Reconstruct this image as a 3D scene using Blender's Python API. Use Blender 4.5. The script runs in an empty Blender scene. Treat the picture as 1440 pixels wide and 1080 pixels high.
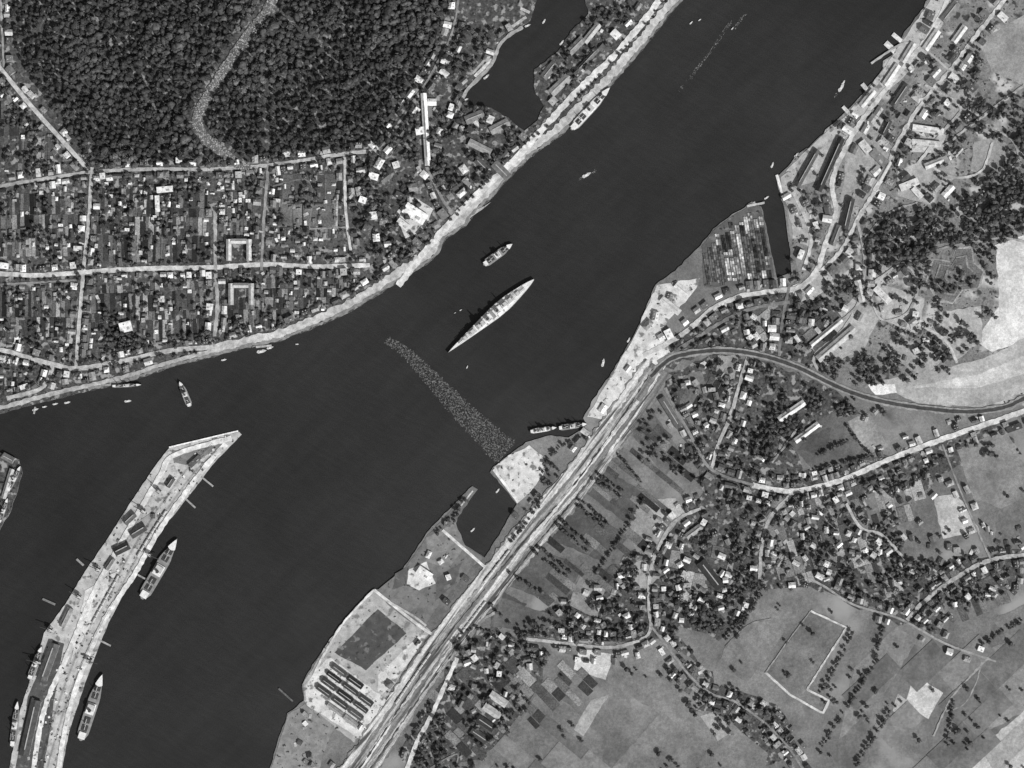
import bpy, math, random
import numpy as np
from mathutils import Vector
random.seed(7); np.random.seed(7)
R=random.random
def U(a,b): return a+(b-a)*random.random()
def P(x,y): return (x-720.0, 540.0-y)
def G(v): return (max(v,1)/255.0)**2.2
sc=bpy.context.scene
sc.view_settings.view_transform='Standard'; sc.view_settings.look='None'; sc.view_settings.exposure=0
LZ=1.5
# ------------------------------------------------------------------ materials
def mat(name, base=0.2, src='value', noises=((0.1,0.2),), rough=0.9, spec=0.2, bump=0.0, patches=None):
    m=bpy.data.materials.new(name); m.use_nodes=True
    nt=m.node_tree; n=nt.nodes; l=nt.links
    b=n['Principled BSDF']; b.inputs['Roughness'].default_value=rough
    b.inputs['Specular IOR Level'].default_value=spec
    geo=n.new('ShaderNodeNewGeometry')
    if src=='attr':
        a=n.new('ShaderNodeAttribute'); a.attribute_name='Col'; cur=a.outputs['Fac']
    elif src=='obj':
        a=n.new('ShaderNodeObjectInfo'); bw=n.new('ShaderNodeRGBToBW'); l.new(a.outputs['Color'],bw.inputs[0]); cur=bw.outputs[0]
    else:
        a=n.new('ShaderNodeValue'); a.outputs[0].default_value=base; cur=a.outputs[0]
    def noise(scale,detail=2):
        vec=geo.outputs['Position']
        if isinstance(scale,tuple):
            mp=n.new('ShaderNodeMapping'); l.new(vec,mp.inputs[0]); mp.vector_type='TEXTURE'
            mp.inputs['Rotation'].default_value=(0,0,scale[0]); mp.inputs['Scale'].default_value=(1/scale[1],1/scale[2],1); vec=mp.outputs[0]; sc_=1.0
        else: sc_=scale
        t=n.new('ShaderNodeTexNoise'); t.inputs['Scale'].default_value=sc_; t.inputs['Detail'].default_value=detail
        l.new(vec,t.inputs['Vector']); return t.outputs['Fac']
    def mr(s,a0,a1,b0,b1):
        r=n.new('ShaderNodeMapRange'); l.new(s,r.inputs[0])
        for i,v in enumerate((a0,a1,b0,b1)): r.inputs[i+1].default_value=v
        return r.outputs[0]
    def mth(op,a,b):
        x=n.new('ShaderNodeMath'); x.operation=op
        for i,v in enumerate((a,b)):
            if isinstance(v,(int,float)): x.inputs[i].default_value=v
            else: l.new(v,x.inputs[i])
        return x.outputs[0]
    for s,a_ in noises:
        cur=mth('MULTIPLY',cur,mr(noise(s),0.3,0.7,1-a_,1+a_))
    if patches:
        for s,lo,hi,alb in patches:
            f=mr(noise(s,3),lo,hi,0,1)
            inv=mth('SUBTRACT',1.0,f)
            cur=mth('ADD',mth('MULTIPLY',cur,inv),mth('MULTIPLY',f,alb))
    l.new(cur,b.inputs['Base Color'])
    if bump>0:
        bp=n.new('ShaderNodeBump'); bp.inputs['Strength'].default_value=bump; bp.inputs['Distance'].default_value=1.0
        l.new(noise(0.5,3),bp.inputs['Height']); l.new(bp.outputs[0],b.inputs['Normal'])
    return m
M_water=mat('river_water',0.0245,noises=((0.0022,0.26),(0.014,0.09),((0.75,0.006,0.06),0.08),((-0.5,0.05,0.22),0.09),(0.75,0.28)),rough=0.4,spec=0.25,bump=0.06)
M_town=mat('garden_ground',G(80),noises=((0.01,0.2),(0.25,0.45),(0.9,0.25)),patches=((0.12,0.55,0.63,G(148)),(0.17,0.60,0.68,G(38))))
M_ind=mat('trampled_sandy_ground',G(126),noises=((0.01,0.2),(0.2,0.3),(0.9,0.25)),patches=((0.03,0.54,0.64,G(185)),(0.09,0.57,0.65,G(70)),(0.2,0.60,0.68,G(45))))
M_field=mat('meadow_ground',G(114),noises=((0.006,0.2),(0.03,0.22),(0.3,0.16),(0.9,0.2)),patches=((0.012,0.58,0.72,G(150)),(0.02,0.62,0.74,G(84))))
M_attr=mat('soil',src='attr',noises=((0.018,0.2),(0.06,0.14),(0.25,0.18),(0.9,0.2)))
M_plot=mat('garden_plot_soil',src='attr',noises=((0.08,0.25),(0.5,0.4)))
M_road=mat('road_gravel',src='attr',noises=((0.02,0.16),(0.15,0.3),(0.8,0.2)))
M_bed=mat('railway_ballast',src='attr',noises=((0.02,0.16),((0.93,0.015,0.35),0.3),(0.3,0.2),(0.9,0.18)),patches=(((0.93,0.012,0.2),0.56,0.64,G(84)),))
M_quay=mat('quay_paving',src='attr',noises=((0.02,0.1),(0.12,0.2),(0.8,0.14)),patches=((0.09,0.58,0.66,G(120)),(0.2,0.63,0.7,G(60))))
M_rail=mat('rail_steel',0.06,noises=((0.3,0.2),),rough=0.6)
M_leaf=mat('foliage',src='attr',noises=((0.35,0.35),),rough=0.9,spec=0.05)
M_roof=mat('roof_tiles',src='obj',noises=((0.2,0.25),(1.0,0.2)))
M_wall=mat('plaster_wall',0.4,noises=((0.3,0.2),))
M_win=mat('window_glass',0.03,rough=0.2,spec=0.5)
M_door=mat('door_wood',0.08)
M_stone=mat('quay_stone',0.3,noises=((0.2,0.3),))
M_hull=mat('ship_hull_paint',0.25,noises=((0.2,0.2),),rough=0.6)
M_deck=mat('ship_deck_planks',0.72,noises=((0.15,0.12),(0.6,0.15)))
M_sup=mat('ship_superstructure_paint',0.48,noises=((0.3,0.2),),rough=0.6)
M_dark=mat('dark_iron',0.06,noises=((0.3,0.2),))
M_wood=mat('timber',src='attr',noises=((0.3,0.3),(1.0,0.2)))
def link(o): sc.collection.objects.link(o); return o
# ------------------------------------------------------------------ mesh helper
class MB:
    def __init__(s): s.v=[];s.f=[];s.m=[];s.c=[]
    def add(s,v,f,m=0,c=0.2):
        o=len(s.v); s.v+=v; s.f+=[tuple(i+o for i in q) for q in f]; s.m+=[m]*len(f); s.c+=[c]*len(v)
    def box(s,cx,cy,z0,sx,sy,h,m=0,rot=0,c=0.2,taper=1.0):
        ca,sa=math.cos(rot),math.sin(rot); v=[]
        for z,k in ((z0,1.0),(z0+h,taper)):
            for a,b in ((-.5,-.5),(.5,-.5),(.5,.5),(-.5,.5)):
                x,y=a*sx*k,b*sy*k; v.append((cx+x*ca-y*sa,cy+x*sa+y*ca,z))
        s.add(v,[(3,2,1,0),(4,5,6,7),(0,1,5,4),(1,2,6,5),(2,3,7,6),(3,0,4,7)],m,c)
    def cyl(s,cx,cy,z0,r,h,m=0,n=10,r2=None,c=0.2):
        r2=r if r2 is None else r2
        v=[(cx+r*math.cos(6.2832*i/n),cy+r*math.sin(6.2832*i/n),z0) for i in range(n)]+[(cx+r2*math.cos(6.2832*i/n),cy+r2*math.sin(6.2832*i/n),z0+h) for i in range(n)]
        s.add(v,[(i,(i+1)%n,n+(i+1)%n,n+i) for i in range(n)]+[tuple(range(n,2*n))],m,c)
    def prism(s,pts,z0,z1,m=0,mt=None,c=0.2,kb=1.0,ct=None):
        n=len(pts)
        A=sum(pts[i][0]*pts[(i+1)%n][1]-pts[(i+1)%n][0]*pts[i][1] for i in range(n))
        if A<0: pts=pts[::-1]
        s.add([(x*1.0,y*kb,z0) for x,y in pts]+[(x,y,z1) for x,y in pts],[(i,(i+1)%n,n+(i+1)%n,n+i) for i in range(n)],m,c)
        s.add([(x,y,z1) for x,y in pts],[tuple(range(n))],m if mt is None else mt,c if ct is None else ct)
    def sheet(s,pts,z,c,m=0):
        n=len(pts)
        A=sum(pts[i][0]*pts[(i+1)%n][1]-pts[(i+1)%n][0]*pts[i][1] for i in range(n))
        if A<0: pts=pts[::-1]
        s.add([(x,y,z) for x,y in pts],[tuple(range(n))],m,c)
    def gable(s,cx,cy,w,l,z0,zw,zr,mw=0,mr=1,ov=0.04,hip=0.0,rot=0):
        a,b=w/2,l/2; ca,sa=math.cos(rot),math.sin(rot)
        T=lambda L:[(cx+x*ca-y*sa,cy+x*sa+y*ca,z) for x,y,z in L]
        s.add(T([(-a,-b,z0),(a,-b,z0),(a,b,z0),(-a,b,z0),(-a,-b,zw),(a,-b,zw),(a,b,zw),(-a,b,zw)]),[(0,1,5,4),(1,2,6,5),(2,3,7,6),(3,0,4,7)],mw)
        if hip==0:
            s.add(T([(-a,-b,zw),(a,-b,zw),(0,-b,zr-.001),(-a,b,zw),(a,b,zw),(0,b,zr-.001)]),[(0,1,2),(4,3,5)],mw)
        e=w*ov; a2,b2=a+e,b+e; ze=zw-(zr-zw)*e/a+0.002; h=hip
        s.add(T([(-a2,-b2,ze),(a2,-b2,ze),(a2,b2,ze),(-a2,b2,ze),(0,-b2+h,zr),(0,b2-h,zr)]),
              [(1,2,5,4),(3,0,4,5)]+([(0,1,4),(2,3,5)] if h>0 else []),mr)
    def mesh(s,name,mats,col=False):
        me=bpy.data.meshes.new(name); me.from_pydata(s.v,[],s.f)
        for m in mats: me.materials.append(m)
        me.polygons.foreach_set('material_index',s.m)
        if col:
            a=me.color_attributes.new('Col','FLOAT_COLOR','POINT')
            c=np.repeat(np.array(s.c,dtype=np.float32)[:,None],4,1); c[:,3]=1
            a.data.foreach_set('color',c.ravel())
        me.update(); return me
    def obj(s,name,mats,col=False,loc=(0,0,0),rot=0):
        o=bpy.data.objects.new(name,s.mesh(name,mats,col)); o.location=loc; o.rotation_euler=(0,0,rot); return link(o)
# ------------------------------------------------------------------ raster masks (map of what stands where)
OX,OY,W,H=-130,-130,1700,1340
water=np.ones((H,W),bool); road=np.zeros((H,W),bool); bld=np.zeros((H,W),bool)
def fillpoly(mask,poly,val=True):
    xs=[p[0] for p in poly]; ys=[p[1] for p in poly]
    x0,x1=max(int(min(xs))-1-OX,0),min(int(max(xs))+2-OX,W); y0,y1=max(int(min(ys))-1-OY,0),min(int(max(ys))+2-OY,H)
    if x1<=x0 or y1<=y0: return
    X,Y=np.meshgrid(np.arange(x0,x1)+OX+.5,np.arange(y0,y1)+OY+.5); ins=np.zeros(X.shape,bool); n=len(poly)
    for i in range(n):
        (ax,ay),(bx,by)=poly[i],poly[(i+1)%n]
        if ay==by: continue
        ins^=((ay>Y)!=(by>Y))&(X<(bx-ax)*(Y-ay)/(by-ay)+ax)
    mask[y0:y1,x0:x1][ins]=val
def polymask(poly):
    m=np.zeros((H,W),bool); fillpoly(m,poly); return m
def linemask(mask,pts,w):
    for (ax,ay),(bx,by) in zip(pts[:-1],pts[1:]):
        L=math.hypot(bx-ax,by-ay) or 1; nx,ny=-(by-ay)/L*w/2,(bx-ax)/L*w/2; ex,ey=(bx-ax)/L*w/4,(by-ay)/L*w/4
        fillpoly(mask,[(ax+nx-ex,ay+ny-ey),(bx+nx+ex,by+ny+ey),(bx-nx+ex,by-ny+ey),(ax-nx-ex,ay-ny-ey)])
def at(mask,x,y):
    i,j=int(y)-OY,int(x)-OX
    if i<0 or j<0 or i>=H or j>=W: return True
    return mask[i,j]
def vnoise(cell,seed):
    r=np.random.RandomState(seed); g=r.rand(H//cell+3,W//cell+3)
    y=np.arange(H)/cell; x=np.arange(W)/cell; yi=y.astype(int); xi=x.astype(int); fy=(y-yi)[:,None]; fx=(x-xi)[None,:]
    fy=fy*fy*(3-2*fy); fx=fx*fx*(3-2*fx)
    a=g[yi][:,xi]; b=g[yi][:,xi+1]; c=g[yi+1][:,xi]; d=g[yi+1][:,xi+1]
    return a*(1-fx)*(1-fy)+b*fx*(1-fy)+c*(1-fx)*fy+d*fx*fy
NZ=vnoise(22,3)*0.6+vnoise(9,4)*0.4
NF=vnoise(60,8)*0.45+vnoise(24,9)*0.35+vnoise(11,10)*.2
def smooth(pts,k=6):
    if len(pts)<3: 
        return [(pts[0][0]+(pts[1][0]-pts[0][0])*i/12,pts[0][1]+(pts[1][1]-pts[0][1])*i/12) for i in range(13)]
    q=[pts[0]]+list(pts)+[pts[-1]]; out=[]
    for i in range(1,len(q)-2):
        p0,p1,p2,p3=q[i-1],q[i],q[i+1],q[i+2]
        for j in range(k):
            t=j/k
            out.append(tuple(0.5*((2*p1[d])+(-p0[d]+p2[d])*t+(2*p0[d]-5*p1[d]+4*p2[d]-p3[d])*t*t+(-p0[d]+3*p1[d]-3*p2[d]+p3[d])*t**3) for d in (0,1)))
    out.append(pts[-1]); return out
def rough_edge(pts,step=7,amp=1.2):
    out=[]
    for (ax,ay),(bx,by) in zip(pts,pts[1:]+pts[:1]):
        L=math.hypot(bx-ax,by-ay); n=max(1,int(L/step)) if L<400 else 1
        for i in range(n):
            t=i/n; out.append((ax+(bx-ax)*t+(U(-amp,amp) if n>1 else 0),ay+(by-ay)*t+(U(-amp,amp) if n>1 else 0)))
    return out
def offset(pts,d):
    o=[]
    for i,p in enumerate(pts):
        a=pts[max(i-1,0)]; b=pts[min(i+1,len(pts)-1)]; L=math.hypot(b[0]-a[0],b[1]-a[1]) or 1
        o.append((p[0]-(b[1]-a[1])/L*d,p[1]+(b[0]-a[0])/L*d))
    return o
def resample(pts,step):
    out=[pts[0]]; rem=step
    for a,b in zip(pts[:-1],pts[1:]):
        d=math.dist(a,b); t=rem
        while t<d: out.append((a[0]+(b[0]-a[0])*t/d,a[1]+(b[1]-a[1])*t/d)); t+=step
        rem=t-d
    return out
_z=[LZ+0.02]
def nz(d=0.006): _z[0]+=d; return _z[0]
def ribbon(mb,pts,w,c,jit=0.5,z=None,sm=True,mark=True,m=0):
    if sm: pts=smooth(pts)
    z=nz() if z is None else z
    if jit>0: pts=resample(pts,5)+[pts[-1]]
    a=offset(pts,w/2); b=offset(pts,-w/2); v=[]
    for p,q in zip(a,b):
        j1,j2=U(-jit,jit),U(-jit,jit)
        x,y=P(p[0]+j1,p[1]+j1); v.append((x,y,z)); x,y=P(q[0]+j2,q[1]+j2); v.append((x,y,z))
    mb.add(v,[(2*i+1,2*i+3,2*i+2,2*i)[::-1] for i in range(len(pts)-1)],m,c)
    if mark: linemask(road,pts,w+1)
    return pts
# ------------------------------------------------------------------ river + land
mb=MB(); mb.sheet([(-4500,-4500),(4500,-4500),(4500,4500),(-4500,4500)],0,0.03); mb.obj('river_water',[M_water])
shoreN=[(-130,605),(0,582),(50,568),(100,556),(180,537),(240,517),(300,502),(345,490),(395,479),(440,462),(490,440),(535,413),(572,388),(600,372),(618,356),(627,336),(655,318),(668,300),(690,280),(720,247),(745,222),(790,190),(830,150),(862,118),(900,75),(935,30),(960,0),(1010,-60),(1090,-150)]
basin=[(840,-350),(832,-60),(822,0),(828,20),(802,45),(785,72),(752,98),(750,125),(765,150),(755,170),(737,184),(714,166),(690,152),(655,146),(648,128),(690,97),(695,75),(712,48),(745,30),(755,0),(750,-60),(740,-350)]
landN=shoreN+[(1300,-350)]+basin+[(740,-900),(-2500,-900),(-2500,1150)]
landE=[(1420,-160),(1312,-10),(1300,10),(1272,45),(1247,90),(1215,130),(1185,165),(1150,195),(1102,240),(1091,250),(1097,272),(1104,300),(1110,345),(1112,383),(1092,390),(1082,340),(1071,290),(1058,284),(1030,302),(1003,322),(985,345),(950,380),(922,400),(905,440),(895,465),(880,490),(860,525),(835,560),(820,588),(826,598),(800,615),(770,612),(740,622),(715,640),(694,656),(690,664),(727,708),(708,742),(682,783),(650,765),(634,742),(652,715),(672,688),(664,684),(625,722),(600,750),(570,795),(545,828),(525,828),(490,865),(460,905),(430,950),(425,965),(428,985),(405,1003),(395,1030),(380,1080),(355,1150),(250,1500),(200,3200),(3800,3200),(3800,-1800),(2400,-1500)]
landI=[(336,607),(238,630),(215,660),(185,705),(150,760),(120,803),(92,850),(62,890),(48,940),(28,1000),(12,1090),(0,1180),(-60,1500),(20,1500),(70,1180),(86,1090),(97,1030),(120,960),(150,882),(190,803),(222,752),(270,692),(302,650),(340,611)]
landW=[(-130,600+30),(0,637),(26,645),(32,665),(15,720),(0,745),(-130,900),(-900,1500),(-2500,1500),(-2500,1160),(-900,800)]
def land(name,poly,M,amp=0.9):
    pts=rough_edge(poly,6,amp); mb=MB(); mb.prism([P(*p) for p in pts],-2,LZ,1,0,ct=G(180)); mb.obj(name,[M,M_stone],M is M_quay); fillpoly(water,poly,False)
land('town_ground',landN,M_town); land('terrain',landE,M_field); land('harbour_island_ground',landI,M_quay,0.5)
land('shipyard_bank_ground',landW,M_town)
# ------------------------------------------------------------------ areas of the ground (map outline, grey)
areas=MB()
def area(poly,g,amp=1.2,mbx=None): (mbx or areas).sheet([P(*p) for p in rough_edge(poly,8,amp)],nz(),G(g))
def town_area(mbx,poly): mbx.sheet([P(*p) for p in rough_edge(poly,14,6)],nz(),0.1)
vill=MB(); ind=MB()
for pl in ([(905,500),(960,465),(1010,425),(1100,405),(1160,390),(1190,470),(1150,520),(1090,500),(1000,492),(930,520)],
  [(930,530),(1000,498),(1060,505),(1160,545),(1210,580),(1120,620),(1130,660),(1260,640),(1400,590),(1440,640),(1400,640),(1330,660),(1300,690),(1210,700),(1260,780),(1320,790),(1440,770),(1440,820),(1330,850),(1320,890),(1250,870),(1150,830),(1070,830),(1050,870),(1010,900),(960,880),(915,900),(830,905),(760,900),(700,880),(790,850),(880,780),(940,720),(990,690),(960,600)],
  [(640,880),(700,880),(770,930),(740,1000),(690,1060),(600,1100),(560,1060),(620,960)],
  [(905,890),(960,900),(1010,960),(1100,1000),(1130,1060),(1080,1080),(1000,1030),(940,980)]):
    town_area(vill,pl)
for pl in ([(1110,235),(1200,150),(1300,20),(1330,-60),(1560,-60),(1560,560),(1400,570),(1330,570),(1240,550),(1170,530),(1160,400),(1120,400),(1112,290)],):
    town_area(ind,pl)
vill.obj('village_gardens_ground',[M_town]); ind.obj('sandy_ground',[M_ind])
for pl,g in (([(1290,112),(1330,88),(1362,112),(1378,150),(1340,172),(1300,150)],150),([(1375,60),(1440,20),(1560,0),(1560,130),(1440,120),(1395,100)],145),
 ([(1370,200),(1405,190),(1425,215),(1400,255),(1365,240)],150),([(1400,345),(1440,330),(1560,330),(1560,470),(1440,480),(1395,495),(1370,480),(1405,430)],200),
 ([(1240,545),(1290,566),(1380,574),(1440,552),(1560,520),(1560,440),(1440,474),(1400,498),(1340,516),(1285,528),(1240,534)],165),([(1280,545),(1380,525),(1440,500),(1560,470),(1560,490),(1440,525),(1380,545)],188),
 ([(1220,540),(1258,540),(1262,552),(1232,556)],220),
 ([(1190,200),(1215,165),(1262,215),(1235,262),(1200,300),(1178,340),(1160,330),(1185,270)],150),([(1120,232),(1180,185),(1160,250),(1128,262)],165),
 ([(1276,170),(1330,190),(1325,215),(1280,215)],175),([(1262,240),(1330,215),(1345,250),(1295,285),(1262,275)],160),
 ([(1165,450),(1200,420),(1240,440),(1215,490),(1160,515),(1140,490)],160),([(1255,470),(1330,500),(1300,530),(1245,500)],160),([(1240,400),(1300,420),(1290,470),(1240,450)],170),([(1310,440),(1380,430),(1380,480),(1345,505),(1315,480)],165),
 ([(1110,405),(1160,380),(1172,400),(1130,430)],180),
 ([(1105,620),(1175,577),(1205,588),(1228,642),(1150,668)],98),([(1192,592),(1222,580),(1250,628),(1218,638)],140),([(1120,632),(1140,612),(1170,600),(1160,640)],84),
 ([(1345,632),(1412,603),(1445,660),(1425,722),(1368,700)],128),([(1312,700),(1345,693),(1378,748),(1325,757)],175),([(1240,740),(1300,690),(1320,750),(1275,780)],112),([(1400,720),(1560,640),(1560,760),(1400,770)],110),
 ([(1078,945),(1140,858),(1190,882),(1135,970),(1165,985),(1155,1003)],110),
 ([(815,912),(866,920),(852,957),(806,940)],195),([(868,905),(930,897),(985,935),(1000,985),(960,1010),(905,990),(852,958)],124),([(930,1000),(1010,1000),(1080,1060),(1060,1150),(900,1150),(860,1080)],120),
 ([(760,965),(800,990),(850,1040),(840,1130),(700,1150),(690,1080)],114),([(830,985),(858,975),(820,1035),(808,1025)],150),([(985,1008),(1005,1000),(1030,1030),(1010,1042)],155),
 ([(1285,945),(1325,975),(1306,1012),(1272,990)],185),([(1262,975),(1280,990),(1268,1008),(1255,1000)],170),([(1200,940),(1260,880),(1290,900),(1240,980),(1180,1040)],126),
 ([(1350,930),(1440,890),(1440,1000),(1330,1060)],132),([(1395,870),(1440,850),(1460,890),(1420,905)],116),([(1360,1090),(1390,1040),(1440,1000),(1560,960),(1560,1160),(1340,1150)],178),([(1385,1062),(1440,1010),(1560,975),(1560,1010),(1450,1040),(1400,1090)],155),
 ([(1060,830),(1130,825),(1130,850),(1075,930),(1050,960),(1010,930)],120),([(1160,780),(1185,765),(1200,790),(1180,800)],150),
 ([(875,720),(930,700),(955,730),(925,770),(900,790)],135),([(905,705),(950,700),(965,725),(930,735)],165),([(880,800),(912,780),(925,812),(900,835)],155),
 ([(815,810),(850,830),(840,870),(800,850)],135),([(960,530),(985,520),(1000,560),(980,590),(955,575)],115),([(1010,500),(1040,500),(1025,560),(1005,540)],140),
 ([(880,600),(915,575),(960,640),(935,670)],108),([(840,655),(905,690),(885,740),(820,690)],88),([(795,700),(870,745),(850,790),(775,760)],84),([(750,765),(820,800),(790,850),(715,825)],92),([(705,830),(740,850),(720,880),(690,870)],80),
 ([(705,840),(790,870),(760,890),(690,880)],95),([(1140,700),(1185,695),(1175,740),(1130,735)],110),([(1210,700),(1290,665),(1280,700),(1225,720)],116),([(1000,850),(1050,840),(1030,880)],108)):
    area(pl,g)
areas.obj('fields',[M_attr],True)
quay=MB()
for pl,g in (([(694,657),(715,641),(745,626),(762,640),(768,660),(748,690),(727,707)],205),([(526,830),(606,886),(560,955),(500,1045),(440,1000),(429,985),(426,962),(460,905),(490,866)],165),
 ([(650,700),(640,740),(650,766),(681,784),(660,800),(620,850),(585,880),(545,850),(530,830),(572,796),(602,752)],112),([(575,800),(600,790),(612,820),(590,830),(572,822)],205),([(600,755),(640,735),(655,768),(630,800),(600,790)],128),
 ([(924,401),(985,390),(975,412),(940,450),(915,485),(880,560),(850,590),(825,586),(861,526),(896,466),(906,440)],200),([(895,500),(930,470),(945,500),(925,535),(890,540)],215),([(986,347),(1003,324),(1030,304),(1058,287),(1070,291),(1080,340),(1090,388),(1050,400),(990,405)],95),
 ([(405,1005),(428,990),(470,1020),(455,1060),(430,1150),(365,1150),(382,1080)],135),
 ([(556,300),(580,275),(610,295),(595,325),(570,335)],200),([(625,330),(655,300),(690,285),(670,300),(640,325)],180),
 ([(595,140),(606,140),(615,200),(600,230),(590,180)],120),
 ([(1097,250),(1118,236),(1125,275),(1150,320),(1140,350),(1115,330)],165),([(1245,92),(1300,12),(1330,-30),(1355,-20),(1300,80),(1215,160),(1190,180),(1150,212),(1108,244),(1104,241),(1150,196),(1186,166),(1216,131)],175)):
    area(pl,g,1.0,quay)
for pl,g in (([(470,918),(531,856),(572,890),(515,942)],80),([(575,840),(612,858),(596,880),(560,858)],110),([(532,948),(590,893),(600,893),(555,960),(530,985)],198),([(548,845),(573,822),(600,840),(575,862)],120),
  ([(430,962),(462,922),(545,985),(508,1040),(432,992)],205),([(556,806),(575,796),(570,822),(552,830)],90),([(615,812),(650,790),(640,820),(612,845)],95),
  ([(242,635),(300,618),(320,620),(268,655),(245,650)],120),([(185,740),(215,720),(225,730),(200,775),(170,760)],160),([(40,980),(75,900),(90,905),(60,1090),(20,1090)],85),([(120,830),(170,800),(120,900),(100,930)],205)):
    area(pl,g,0.8,quay)
quay.obj('quay_paving',[M_quay],True)
# ------------------------------------------------------------------ garden plots
plots=MB()
def strips(poly,ang,w,l,g,keep=1.0,gap=0.7,mbx=None,z=None):
    z=nz(0.012) if z is None else z
    m=polymask(poly); cx=sum(p[0] for p in poly)/len(poly); cy=sum(p[1] for p in poly)/len(poly)
    rad=max(math.hypot(p[0]-cx,p[1]-cy) for p in poly); ca,sa=math.cos(ang),math.sin(ang)
    T=lambda u,v:(cx+u*ca-v*sa,cy+u*sa+v*ca)
    v=-rad
    while v<rad:
        hh=U(*l); u=-rad
        while u<rad:
            ww=U(*w)
            c4=[T(u,v),T(u+ww-gap,v),T(u+ww-gap,v+hh-gap),T(u,v+hh-gap)]
            if R()<keep and all(at(m,*c) and not at(water,*c) for c in c4):
                gg=random.choice(g) if isinstance(g,list) else U(*g)
                c4=[(x+U(-.6,.6),y+U(-.6,.6)) for x,y in c4]
                (mbx or plots).sheet([P(*c) for c in c4],z,G(gg*U(.88,1.12)))
            u+=ww
        v+=hh
blocksN=[[(-100,275),(122,250),(118,375),(-100,380)],[(133,245),(300,243),(300,372),(123,377)],[(308,243),(368,240),(362,370),(306,370)],[(382,237),(482,222),(488,368),(375,368)],
 [(-100,395),(115,392),(108,505),(30,495),(-100,478)],[(122,390),(298,384),(298,480),(115,508)],[(310,384),(520,382),(480,430),(420,455),(310,478)],[(-100,110),(0,110),(40,155),(115,238),(-100,258)],[(-100,510),(0,505),(100,522),(60,550),(-100,578)]]
for b in blocksN: strips(b,U(-0.04,0.03),(3.5,8),(12,40),[42,52,62,72,82,94,108,125,150],0.85)
strips([(384,238),(480,224),(482,318),(436,320),(384,330)],0.0,(13,24),(25,46),[78,88,98,110],1.0,1.5,z=nz())
A2=math.atan2(0.62,0.75)
strips([(830,640),(905,575),(1000,660),(930,750),(900,840),(780,870),(690,862),(740,775)],A2,(18,40),(7,14),[55,70,85,98,112,95],0.5)
strips([(1060,700),(1190,685),(1290,660),(1310,700),(1260,780),(1300,850),(1080,820)],-0.3,(8,18),(14,30),[65,85,100,115,130,155],0.65)
strips([(950,540),(1040,505),(1010,640),(935,565)],0.5,(7,12),(14,30),[60,80,100,130],0.7)
strips([(1010,430),(1130,412),(1200,425),(1200,500),(1060,492)],0.9,(7,13),(12,26),[55,75,100,140],0.6)
strips([(600,950),(760,900),(860,960),(700,1080),(600,1080)],A2+.1,(14,30),(8,18),[60,80,95,115,130],0.55)
strips([(1270,800),(1440,790),(1440,860),(1320,890)],-0.4,(8,14),(16,28),[60,85,100,125],0.6)
strips([(900,890),(1010,950),(1100,1020),(1080,1070),(950,990)],0.6,(10,18),(10,22),[60,85,100,125],0.6)
strips([(920,740),(1050,720),(1060,830),(960,870),(915,850)],0.2,(8,18),(12,26),[75,95,110,130,155],0.55)
plots.obj('garden_plots',[M_plot],True)
bigf=MB()
strips([(1190,880),(1440,870),(1560,900),(1560,1000),(1440,1000),(1330,1150),(1130,1150),(1170,1000)],-0.75,(45,90),(18,44),(108,128),0.5,.4,bigf)
strips([(640,1020),(850,960),(1000,1000),(1080,1100),(1080,1150),(640,1150)],A2,(45,90),(18,40),(104,126),0.4,.4,bigf)
bigf.obj('meadow_strips',[M_attr],True)
# ------------------------------------------------------------------ roads
rd=MB(); roads={}
def RD(name,pts,w,g,jit=0.5,sm=True): roads[name]=ribbon(rd,pts,w,G(g),jit,sm=sm)
emb=[p for p in shoreN if -131<=p[0]<=1095]
e3=smooth(emb,3)
roads['embank_w']=ribbon(rd,offset(e3,-8)[:26],6,G(168),.8,sm=False)
roads['embank']=ribbon(rd,offset(e3,-10)[18:],12,G(184),1.6,sm=False)
ribbon(rd,offset(e3,-3)[10:],4,G(130),1.2,sm=False)
RD('quay_rd',[(560,402),(585,370),(622,325),(660,285),(720,228),(760,185),(810,130),(860,82),(905,30),(935,-10),(990,-90)],9,208,0.8)
RD('r1',[(-60,20),(0,95),(45,150),(90,200),(122,236)],6,185)
RD('r1b',[(0,-60),(3,30),(6,95)],3,150)
RD('r2',[(-120,285),(0,262),(60,252),(130,242),(210,238),(300,238),(380,232),(480,217),(530,212)],5,168)
RD('r3',[(130,235),(125,310),(118,380),(112,450),(107,518)],5,180)
RD('r4',[(-120,380),(0,385),(60,387),(130,382),(200,378),(300,376),(370,372),(450,375),(520,373)],6.5,192)
RD('r4b',[(0,400),(60,397),(110,394)],3,130)
RD('r5',[(303,290),(303,370),(306,430),(300,488)],5,160)
RD('r6',[(378,232),(372,300),(368,380)],4,140)
RD('r7',[(485,215),(486,290),(493,352)],4,190)
RD('r7b',[(435,322),(487,320)],2.5,140); RD('r7c',[(384,262),(436,256),(435,322)],2,120)
RD('r8',[(-100,480),(0,492),(30,500),(75,512),(110,518),(180,506),(240,493),(300,488)],6.5,178)
RD('r9',[(10,560),(60,545),(75,512)],6,170)
RD('r10',[(530,212),(545,195),(590,130),(620,80),(640,30),(650,-60)],3,130)
RD('r11',[(640,165),(655,130),(690,92),(705,60),(735,38)],5,150)
RD('r12',[(600,235),(625,285),(640,300)],4,140)
RD('e2',[(905,500),(960,470),(1000,435),(1040,417),(1085,410),(1125,404),(1148,380),(1160,345),(1175,300),(1170,260),(1185,215),(1215,165),(1262,105),(1310,45),(1340,-20),(1380,-110)],7,188,.8)
RD('e2b',[(925,510),(975,478),(1020,450),(1065,432),(1110,425)],5,120)
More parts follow.
